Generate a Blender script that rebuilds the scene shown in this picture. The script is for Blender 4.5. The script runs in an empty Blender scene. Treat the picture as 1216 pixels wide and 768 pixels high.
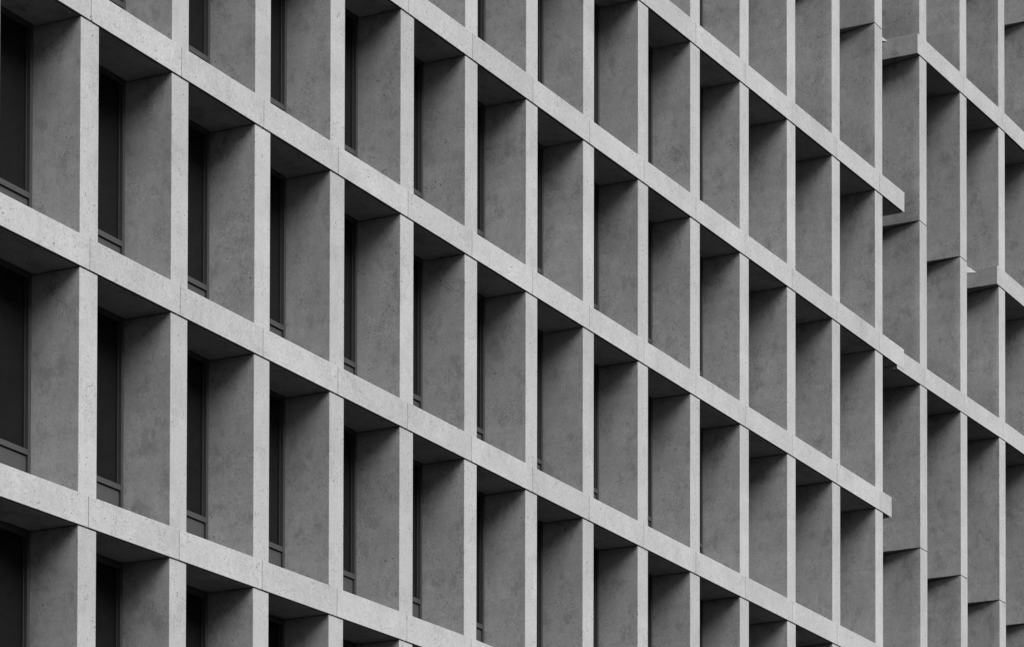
import bpy, bmesh, math, random
from mathutils import Matrix, Vector
random.seed(7)
S = 1.35                                             # survey units -> metres
scene = bpy.context.scene
COL = scene.collection

# ------------------------------------------------------------------ helpers
def link(o):
    COL.objects.link(o); return o

def mesh_obj(name, bm, mat, parent=None, loc=(0, 0, 0)):
    me = bpy.data.meshes.new(name)
    bm.to_mesh(me); bm.free()
    me.materials.append(mat)
    o = link(bpy.data.objects.new(name, me))
    o.location = loc
    if parent is not None:
        o.parent = parent
    return o

def add_box(bm, x0, x1, y0, y1, z0, z1):
    v = [bm.verts.new((x, y, z)) for x in (x0, x1) for y in (y0, y1) for z in (z0, z1)]
    for f in ((0, 1, 3, 2), (4, 6, 7, 5), (0, 4, 5, 1), (2, 3, 7, 6), (0, 2, 6, 4), (1, 5, 7, 3)):
        bm.faces.new([v[i] for i in f])
    return v

def add_profile(bm, prof, x0, x1, rise=0.0):
    """extrude a (y, z) outline along x, rising a little towards the second end"""
    a = [bm.verts.new((x0, y, z)) for y, z in prof]
    b = [bm.verts.new((x1, y, z + rise)) for y, z in prof]
    n = len(prof)
    bm.faces.new(a); bm.faces.new(b[::-1])
    for i in range(n):
        j = (i + 1) % n
        bm.faces.new((a[i], b[i], b[j], a[j]))

def add_shaft(bm, w, d, h, inset):
    """a fin whose left flank is drawn in towards its head, most at the back, a shape made up to shade its upper part"""
    ys = [d * i / 5 for i in range(6)]
    zs = [0, .35 * h] + [h * (.35 + .65 * i / 10) for i in range(1, 11)]
    rows = []
    for z in zs:
        t = max(0, (z / h - .35) / .65)
        rows.append([bm.verts.new((inset * (y / d) * t * t, y, z)) for y in ys] + [bm.verts.new((w, d, z)), bm.verts.new((w, 0, z))])
    n = len(rows[0])
    for a, b in zip(rows, rows[1:]):
        for i in range(n):
            j = (i + 1) % n
            f = bm.faces.new((a[i], a[j], b[j], b[i])); f.smooth = i < 5
    bm.faces.new(rows[0][::-1]); bm.faces.new(rows[-1])

def finish_sharp(bm, off, seg):
    bmesh.ops.recalc_face_normals(bm, faces=bm.faces)
    ed = [e for e in bm.edges if len(e.link_faces) == 2 and e.calc_face_angle(0) > .6]
    bmesh.ops.bevel(bm, geom=ed, offset=off, segments=seg, profile=.6, affect='EDGES', clamp_overlap=True)
    return bm

def finish(bm, off=0.0, seg=2):
    bmesh.ops.recalc_face_normals(bm, faces=bm.faces)
    if off:
        bmesh.ops.bevel(bm, geom=list(bm.edges), offset=off, segments=seg, profile=0.6, affect='EDGES', clamp_overlap=True)
    return bm

# ------------------------------------------------------------------ materials
def new_mat(name):
    m = bpy.data.materials.new(name); m.use_nodes = True
    nt = m.node_tree
    return m, nt, nt.nodes['Principled BSDF']

def concrete(name, base):
    m, nt, bs = new_mat(name)
    N, L = nt.nodes, nt.links
    geo = N.new('ShaderNodeNewGeometry')
    info = N.new('ShaderNodeObjectInfo')
    def mapping(scale, rot=(0, 0, 0)):
        mp = N.new('ShaderNodeMapping'); mp.inputs['Scale'].default_value = scale; mp.inputs['Rotation'].default_value = rot
        L.new(geo.outputs['Position'], mp.inputs['Vector']); return mp.outputs['Vector']
    def noise(vec, scale, detail, rough=0.55):
        n = N.new('ShaderNodeTexNoise'); n.inputs['Scale'].default_value = scale
        n.inputs['Detail'].default_value = detail; n.inputs['Roughness'].default_value = rough
        L.new(vec, n.inputs['Vector']); return n.outputs['Fac']
    def rng(v, a, b, c, d, smooth=False):
        r = N.new('ShaderNodeMapRange'); r.inputs[1].default_value = a; r.inputs[2].default_value = b
        r.inputs[3].default_value = c; r.inputs[4].default_value = d
        if smooth: r.interpolation_type = 'SMOOTHSTEP'
        L.new(v, r.inputs[0]); return r.outputs[0]
    def math_(op, a, b=None):
        n = N.new('ShaderNodeMath'); n.operation = op
        for i, x in enumerate((a, b)):
            if x is None: continue
            if isinstance(x, (int, float)): n.inputs[i].default_value = x
            else: L.new(x, n.inputs[i])
        return n.outputs[0]
    pos = geo.outputs['Position']
    cloud = noise(pos, 1.1, 5, 0.6)
    # the fronts come out of a smooth steel mould, the flanks off rougher boards
    sn = N.new('ShaderNodeSeparateXYZ'); L.new(geo.outputs['True Normal'], sn.inputs[0])
    rough_f = rng(sn.outputs[1], -.85, -.5, 0, 1)
    blot = noise(mapping((1, 1, .8)), 6.0, 8, 0.74)
    grain = noise(pos, 28, 5, 0.8)
    streak = noise(mapping((7, 7, .35)), 1.0, 4, 0.6)
    tone = rng(cloud, .3, .7, .9, 1.08)
    band = noise(mapping((.25, .25, 5)), 1.0, 4, .6)
    tone = math_('MULTIPLY', tone, math_('ADD', 1.0, math_('MULTIPLY', rng(band, .3, .7, -.06, .06), rough_f)))
    tone = math_('MULTIPLY', tone, math_('ADD', 1.0, math_('MULTIPLY', rng(blot, .3, .7, -.13, .13), rng(rough_f, 0, 1, .45, 1))))
    tone = math_('MULTIPLY', tone, rng(grain, .3, .7, .79, 1.17))
    tone = math_('MULTIPLY', tone, rng(streak, .3, .7, .975, 1.02))
    tone = math_('MULTIPLY', tone, rng(info.outputs['Random'], 0, 1, .94, 1.06))
    stain = rng(noise(mapping((1, 1, .75), (.4, .2, .1)), 2.6, 9, .72), .53, .62, 0, 1, True)
    tone = math_('MULTIPLY', tone, math_('SUBTRACT', 1.0, math_('MULTIPLY', stain, rng(rough_f, 0, 1, .03, .2))))
    # one faint pour line across each storey-high fin
    tc = N.new('ShaderNodeTexCoord'); sx = N.new('ShaderNodeSeparateXYZ'); L.new(tc.outputs['Object'], sx.inputs[0])
    zl = math_('ADD', sx.outputs[2], math_('MULTIPLY', blot, .05))
    tone = math_('MULTIPLY', tone, rng(zl, 1.70, 1.735, 1.0, .955))
    tone = math_('MULTIPLY', tone, rng(math_('ABSOLUTE', math_('SUBTRACT', zl, 1.70)), 0, .012, .93, 1))
    # air holes, clustered
    cl = rng(noise(pos, 2.2, 3, .6), .44, .58, 0, 1, True)
    vo = N.new('ShaderNodeTexVoronoi'); vo.inputs['Scale'].default_value = 27; vo.inputs['Randomness'].default_value = 1
    warp = N.new('ShaderNodeMixRGB'); warp.blend_type = 'ADD'; warp.inputs[0].default_value = .09
    nz = N.new('ShaderNodeTexNoise'); nz.inputs['Scale'].default_value = 40; L.new(pos, nz.inputs['Vector'])
    L.new(pos, warp.inputs[1]); L.new(nz.outputs['Color'], warp.inputs[2])
    L.new(warp.outputs[0], vo.inputs['Vector'])
    sep = N.new('ShaderNodeSeparateColor'); L.new(vo.outputs['Color'], sep.inputs[0])
    size = rng(sep.outputs[0], .4, 1, 0, .36)
    hole = math_('LESS_THAN', vo.outputs['Distance'], size)
    hole = math_('MULTIPLY', hole, cl)
    # short drag marks and hairlines from the formwork
    sc = noise(mapping((9, 9, 5), (0.3, 0.5, 0.2)), 1.9, 8, .76)
    scr = rng(math_('ABSOLUTE', math_('SUBTRACT', sc, .5)), 0, .02, 1, 0, True)
    scr = math_('MULTIPLY', scr, rng(noise(pos, 1.7, 4, .65), .50, .62, 0, 1, True))
    mark = math_('MAXIMUM', math_('MULTIPLY', hole, .72), math_('MULTIPLY', scr, rng(rough_f, 0, 1, .26, .95)))
    tone = math_('MULTIPLY', tone, math_('SUBTRACT', 1.0, mark))
    val = math_('MULTIPLY', tone, base)
    comb = N.new('ShaderNodeCombineColor')
    for i in range(3): L.new(val, comb.inputs[i])
    L.new(comb.outputs[0], bs.inputs['Base Color'])
    bs.inputs['Roughness'].default_value = .88
    bs.inputs['Specular IOR Level'].default_value = .25
    h = math_('ADD', math_('MULTIPLY', grain, .35), math_('MULTIPLY', blot, .8))
    h = math_('SUBTRACT', h, math_('MULTIPLY', mark, 1.2))
    bp = N.new('ShaderNodeBump'); bp.inputs['Strength'].default_value = .5; bp.inputs['Distance'].default_value = .007
    L.new(h, bp.inputs['Height']); L.new(bp.outputs[0], bs.inputs['Normal'])
    return m

def plain(name, v, rough, metal=0.0, spec=.5, var=.08, scale=6):
    m, nt, bs = new_mat(name)
    N, L = nt.nodes, nt.links
    geo = N.new('ShaderNodeNewGeometry')
    n = N.new('ShaderNodeTexNoise'); n.inputs['Scale'].default_value = scale; n.inputs['Detail'].default_value = 5
    L.new(geo.outputs['Position'], n.inputs['Vector'])
    r = N.new('ShaderNodeMapRange'); r.inputs[1].default_value = .3; r.inputs[2].default_value = .7
    r.inputs[3].default_value = v * (1 - var); r.inputs[4].default_value = v * (1 + var)
    L.new(n.outputs['Fac'], r.inputs[0])
    c = N.new('ShaderNodeCombineColor')
    for i in range(3): L.new(r.outputs[0], c.inputs[i])
    L.new(c.outputs[0], bs.inputs['Base Color'])
    bs.inputs['Roughness'].default_value = rough; bs.inputs['Metallic'].default_value = metal
    bs.inputs['Specular IOR Level'].default_value = spec
    return m

CONC = concrete('cast_concrete', .205)
FRAME = plain('dark_window_metal', .027, .5, 0, .3)
GLASS = plain('dark_window_glass', .003, .05, 0, .32, .05)
PANEL = plain('grey_metal_panel', .028, .5, 0, .3)
CORE = plain('inner_wall', .1, .9)
PAVE = plain('dark_paving', .011, .9, 0, .2, .25, .7)

# ------------------------------------------------------------------ survey of the facade (units, front plane y = 0)
XK = [-0.0, 1.706, 3.399, 5.054, 6.715, 8.356, 10.02, 11.689, 13.399, 15.141, 16.899, 18.686, 20.495, 22.335, 24.376, 26.339, 28.323]
X = {i: x for i, x in enumerate(XK)}
for i in range(-1, -6, -1): X[i] = X[i + 1] - 1.722
for i in range(17, 22): X[i] = X[i - 1] + 1.962
Z = {-1: 3.04, 0: 0.0, 1: -2.610, 2: -5.171, 3: -7.787, 4: -10.454}
for i in range(-2, -4, -1): Z[i] = Z[i + 1] + 2.68
for i in range(5, 9): Z[i] = Z[i - 1] - 2.66
K0, K1 = min(X), max(X)
R0, R1 = min(Z), max(Z)
FW, ST, W = .3277, .3366, .6204
DB = W + .22                                         # depth of fins and slabs
REC = .68                                           # front of the set-back slab edges
CAM = Vector((-28.398315, -20.217611, -19.272981)) * S
GROUND = CAM.z - 1.6
GAP = .009

# bays (row, k): bay between fin k and k+1 where the slab edge is set back
# beams: per row a list of (x_start, x_end, dz, front)
def run(a, b, lo, hi):
    """height of a slightly out-of-level beam along x"""
    return lambda x: a * min(max(x, lo), hi) + b
def level(c): return lambda x: c
def beams(r):
    e = X[K1] + FW + .1; a = X[K0] - .1
    if r == -1: return [(a, X[11] + FW + .1, level(0), -.012), (X[14] - .115, e, run(.02255, -.591, 24, 29), -.012)]
    if r == 0: return [(a, 23.632, run(.01279, -.2329, 12, 24), -.012), (X[16] - .12, e, level(.19), -.012)]
    if r == 1: return [(a, 23.60, run(.00194, -.0282, 0, 24), -.012), (23.30, e, run(.01973, -.504, 23, 29), -.008)]
    if r == 2: return [(a, 23.03, run(-.00316, .0302, -2, 24), -.012)]
    if r == -2: return [(a, X[12] + FW + .1, level(0), -.012)]
    if r == 3: return [(a, 23.5, level(0), -.012)]
    if r == 4: return [(a, e, run(.01525, -.0544, -2, 9), -.012)]
    return [(a, e, level(0), -.012)]
STUB_A = ((0, 2.737), (22.994, 2.75), (0, 2.64))
STUB_B = ((0, .085), (27.256, .125), (0, -.066))
JZ = {(12, -1): 2.83, (13, -1): 2.83, (14, 0): .17, (15, 0): .14, (14, 2): -5.416, (15, 2): -5.468, (16, 2): -5.496, (17, 2): -5.51, (17, -2): 5.75}

def joint(k, r):
    """(underside z, top z) of whatever separates the storeys at fin k, row r"""
    for x0, x1, dz, fr in beams(r):
        if x0 <= X[k] + FW * .5 <= x1:
            z = Z[r] + dz(X[k] + FW * .5)
            return z, z + ST, True
    z = JZ.get((k, r), Z[r] - (.2 if r >= 0 else -.02))
    return z, z, False

# ------------------------------------------------------------------ camera
F, YAW, PIT, ROL, SY = 3963.112, 1.0827078, .03015451, .00179416, 1117.8594
fwd = Vector((math.sin(YAW) * math.cos(PIT), math.cos(YAW) * math.cos(PIT), math.sin(PIT)))
rgt = Vector((math.cos(YAW), -math.sin(YAW), 0)); up = rgt.cross(fwd)
r2 = rgt * math.cos(ROL) + up * math.sin(ROL); u2 = -rgt * math.sin(ROL) + up * math.cos(ROL)
cd = bpy.data.cameras.new('camera'); cam = link(bpy.data.objects.new('camera', cd))
cam.matrix_world = Matrix(((r2.x, u2.x, -fwd.x, CAM.x), (r2.y, u2.y, -fwd.y, CAM.y), (r2.z, u2.z, -fwd.z, CAM.z), (0, 0, 0, 1)))
cd.sensor_fit = 'HORIZONTAL'; cd.sensor_width = 36
cd.lens = F * 36 / 1216; cd.shift_y = SY / 1216
cd.clip_start = .5; cd.clip_end = 5000
scene.camera = cam

def px(x, y, z):
    d = Vector((x, y, z)) * S - CAM
    w = d.dot(fwd)
    return 608 + F * d.dot(r2) / w, 384 + SY - F * d.dot(u2) / w

def seen(x0, x1, y1, z0, z1, m=0):
    ps = [px(x, y, z) for x in (x0, x1) for y in (0, y1) for z in (z0, z1)]
    us = [p[0] for p in ps]; vs = [p[1] for p in ps]
    return max(us) > m and min(us) < 1216 - m and max(vs) > m and min(vs) < 768 - m

# ------------------------------------------------------------------ the building
bld = link(bpy.data.objects.new('concrete_building', None))
bld.location = (X[8] * S, 0, GROUND)
bld['label'] = 'pale grey concrete office building with deep vertical fins and horizontal slab edges'
bld['category'] = 'building'
ORG = Vector(bld.location)

def part(name, bm, mat, org, parent=None, **kw):
    """org: world origin (m); bm is built around it"""
    base = ORG if parent is None else parent['_o']
    o = mesh_obj(name, bm, mat, parent or bld, Vector(org) - Vector(base))
    for k_, v_ in kw.items(): o[k_] = v_
    return o

rest_fin, rest_beam, rest_slab, rest_frame, rest_pane, rest_panel = [bmesh.new() for _ in range(6)]
def rest_box(bm, *b):
    add_box(bm, *[v * S for v in b[:4]], b[4] * S, b[5] * S)

# fins, one storey tall each
for k in range(K0, K1 + 1):
    for r in range(R0, R1):                          # storey between row r (above) and r+1 (below)
        zt, _, beam_above = joint(k, r)
        _, zb, beam_below = joint(k, r + 1)
        top = zt - (GAP if beam_above else .011)
        bot = zb
        xl, xr = X[k], X[k] + FW
        if seen(xl, xr, W, bot, top):
            bm = bmesh.new()
            h = (top - bot) * S
            if not beam_above or any(0 < xl - x0 < .15 for x0, x1, dz, fr in beams(r) if x0 > 24):
                add_shaft(bm, FW * S, DB * S, h, .19 * S)  # flank turned away from the sun on purpose, to darken it below the joint
            else:
                add_box(bm, 0, FW * S, 0, DB * S, 0, h)
            finish_sharp(bm, .009, 2)
            part('fin', bm, CONC, (xl * S, 0, bot * S))
        else:
            rest_box(rest_fin, xl, xr, 0, DB, bot, top)

# slab edge beams, cast panel by panel with a joint on every fin
def slab_profile(fr, plain_end=False):
    if plain_end: return [(fr, 0), (DB, 0), (DB, ST), (fr, ST)]
    g0, g1, gd = fr + .010, fr + .046, .04           # drip groove behind the lower edge
    return [(fr, 0), (g0, 0), (g0, gd), (g1, gd), (g1, 0), (DB, 0), (DB, ST), (fr, ST)]
for r in range(R0, R1 + 1):
    for x0, x1, dz, fr in beams(r):
        cuts = [x0] + [X[k] + FW * .52 for k in range(K0, K1 + 1) if x0 + .3 < X[k] + FW * .52 < x1 - .22] + [x1]
        for a, b in zip(cuts, cuts[1:]):
            g = .0045
            pa = a + (g if a > x0 else 0); pb = b - (g if b < x1 else 0)
            z = Z[r] + dz(a); rise = (dz(b) - dz(a)) * S
            prof = [(y * S, zz * S) for y, zz in slab_profile(fr, a == x0 and x0 > 23.5)]
            if seen(pa, pb, W, z, z + ST):
                bm = bmesh.new()
                add_profile(bm, prof, 0, (pb - pa) * S, rise)
                finish(bm, .007, 2)
                part('slab_edge', bm, CONC, (pa * S, 0, z * S))
            else:
                add_profile(rest_beam, [(y, zz + z * S) for y, zz in prof], pa * S, pb * S, rise)
# broken-off stubs of the old edge, beside two fins
for k, pts in ((13, STUB_A), (15, STUB_B)):
    bm = bmesh.new()
    x0, z0 = X[k] + FW - .02, pts[0][1]
    pp = [(x0, pts[0][1])] + [pts[1]] + [(x0, pts[2][1])]
    f = [bm.verts.new(((x - x0) * S, .03 * S, (z - z0) * S)) for x, z in pp]
    b = [bm.verts.new(((x - x0) * S, .12 * S, (z - z0) * S)) for x, z in pp]
    bm.faces.new(f); bm.faces.new(b[::-1])
    for i in range(3):
        j = (i + 1) % 3; bm.faces.new((f[i], b[i], b[j], f[j]))
    finish(bm, .003, 1)
    part('slab_stub', bm, CONC, (x0 * S, 0, z0 * S))
# set-back slabs where the edge beam stops
for r in range(R0, R1 + 1):
    for k in range(K0, K1):
        a, b = X[k] + FW, X[k + 1]
        spans = [(a, b)]
        for x0, x1, dz, fr in beams(r):
            spans = [q for s0, s1 in spans for q in ((s0, min(s1, x0)), (max(s0, x1), s1)) if q[1] - q[0] > .02]
        for s0, s1 in spans:
            zj = joint(k + 1, r)[0]
            e = .002
            if seen(s0, s1, W, zj, zj + ST):
                bm = bmesh.new()
                add_box(bm, e * S, (s1 - s0 - e) * S, REC * S, DB * S, .003, ST * S)
                finish(bm, .006, 1)
                part('floor_slab', bm, CONC, (s0 * S, 0, zj * S))
            else:
                rest_box(rest_slab, s0 + e, s1 - e, REC, DB, zj + .003, zj + ST)

# windows
def frame_bm(bm, w, zb, zt, ox=0, oz=0, y=W * S - .045):
    def b(x0, x1, y0, y1, z0, z1): add_box(bm, ox + x0, ox + x1, y0, y1, oz + z0, oz + z1)
    h = zt - zb
    tz = .60                                         # underside of the transom
    o, i = .045, .062                                # set-back outer strip, proud inner strip
    for s in (0, 1):
        f = (lambda u, v: (u, v)) if s == 0 else (lambda u, v: (w - v, w - u))
        q = f(0, o); b(*q, y + .035, y + .16, 0, h)
        q = f(o, o + i); b(*q, y + .004, y + .16, 0, h)
        q = f(o + i + .016, o + i + .026); b(*q, y + .05, y + .13, tz + .1, h - .1)
    b(o + i, w - o - i, y + .004, y + .16, h - .075, h)
    b(o + i, w - o - i, y + .006, y + .16, tz, tz + .08)
    b(o + i, w - o - i, y + .004, y + .16, 0, .06)
    return o + i, tz, h

nw = 0
for k in range(K0, K1):
    for r in range(R0, R1):
        a, b = X[k] + FW, X[k + 1]
        zt = min(joint(k + 1, r)[0], joint(k, r)[0]); zb = max(joint(k + 1, r + 1)[1], joint(k, r + 1)[1])
        if not joint(k + 1, r + 1)[2]: zb = joint(k + 1, r + 1)[1] + ST
        w = (b - a) * S
        y = W * S - .045
        if -1 <= k <= 9 and seen(a, b, W, zb, zt):
            org = Vector((a * S, 0, zb * S))
            we = link(bpy.data.objects.new('window', None)); we.parent = bld; we.location = org - ORG
            bm = bmesh.new(); j, tz, h = frame_bm(bm, w, zb * S, zt * S); finish(bm)
            o = mesh_obj('frame', bm, FRAME, we)
            bm = bmesh.new(); add_box(bm, j, w - j, y + .06, y + .075, tz + .08, h - .075); finish(bm)
            mesh_obj('pane', bm, GLASS, we)
            bm = bmesh.new(); add_box(bm, j + .018, w - j - .018, y + .03, y + .05, .075, tz - .018); finish(bm, .002, 1)
            mesh_obj('lower_panel', bm, PANEL, we)
            bm = bmesh.new(); add_box(bm, j, w - j, y + .1, y + .12, .06, tz); finish(bm)
            mesh_obj('backing', bm, FRAME, we)
            nw += 1
        else:
            y = (W + (.1 if k > 9 else 0)) * S
            j, tz, h = frame_bm(rest_frame, w, zb * S, zt * S, a * S, zb * S, y)
            add_box(rest_pane, a * S + j, b * S - j, y + .06, y + .075, zb * S + tz + .08, zb * S + h - .075)
            add_box(rest_panel, a * S + j, b * S - j, y + .03, y + .05, zb * S + .06, zb * S + tz)
for nm, bm, mt in (('fin', rest_fin, CONC), ('slab_edge', rest_beam, CONC), ('floor_slab', rest_slab, CONC),
                   ('window_frame', rest_frame, FRAME), ('window_pane', rest_pane, GLASS), ('window_panel', rest_panel, PANEL)):
    if not bm.verts:
        continue
    bmesh.ops.translate(bm, vec=-ORG, verts=bm.verts)
    finish(bm)
    o = mesh_obj(nm, bm, mt, bld); o['kind'] = 'stuff'
# body of the building behind the windows
bm = bmesh.new()
add_box(bm, X[K0] * S, (X[K1] + FW) * S, (DB + .004) * S, (DB + 9) * S, GROUND, (Z[R0] + ST - .02) * S)
add_box(bm, X[K0] * S - .1, (X[K1] + FW) * S + .1, .05, (DB + 9.1) * S, (Z[R0] + ST) * S + .004, (Z[R0] + ST) * S + 1.1)
bmesh.ops.translate(bm, vec=-ORG, verts=bm.verts); finish(bm)
mesh_obj('wall', bm, CORE, bld)

# ------------------------------------------------------------------ ground
bm = bmesh.new()
vs = [bm.verts.new((x, y, 0)) for x, y in ((-1500, -1500), (1500, -1500), (1500, 1500), (-1500, 1500))]
bm.faces.new(vs)
g = mesh_obj('ground', bm, PAVE, None, (0, 0, GROUND)); g['kind'] = 'structure'

# ------------------------------------------------------------------ daylight (hazy, high sun in front of the facade, a little to its left)
EL, AZ = math.radians(51), math.radians(12)          # AZ: towards -x from the facade normal (-y)
sd = Vector((-math.sin(AZ) * math.cos(EL), -math.cos(AZ) * math.cos(EL), math.sin(EL)))
sl = bpy.data.lights.new('sun', 'SUN'); sl.energy = 4.2; sl.angle = math.radians(46); sl.color = (1, 1, 1)
so = link(bpy.data.objects.new('sun', sl)); so.rotation_euler = sd.to_track_quat('Z', 'Y').to_euler(); so.location = (0, -40, 40)
wd = bpy.data.worlds.new('World'); scene.world = wd; wd.use_nodes = True
nt = wd.node_tree; bg = nt.nodes['Background']
sky = nt.nodes.new('ShaderNodeTexSky'); sky.sky_type = 'NISHITA'; sky.sun_disc = False
sky.sun_elevation = EL; sky.sun_rotation = math.atan2(sd.x, sd.y)
bw = nt.nodes.new('ShaderNodeRGBToBW')
nt.links.new(sky.outputs[0], bw.inputs[0]); nt.links.new(bw.outputs[0], bg.inputs[0]); bg.inputs[1].default_value = .05

vs_ = scene.view_settings
vs_.view_transform = 'Standard'; vs_.look = 'None'; vs_.gamma = 1; vs_.use_curve_mapping = False
vs_.exposure = 1.42
scene.cycles.use_denoising = True
scene.cycles.max_bounces = 4; scene.cycles.diffuse_bounces = 1
print('parts', len(bpy.data.objects), 'windows', nw)
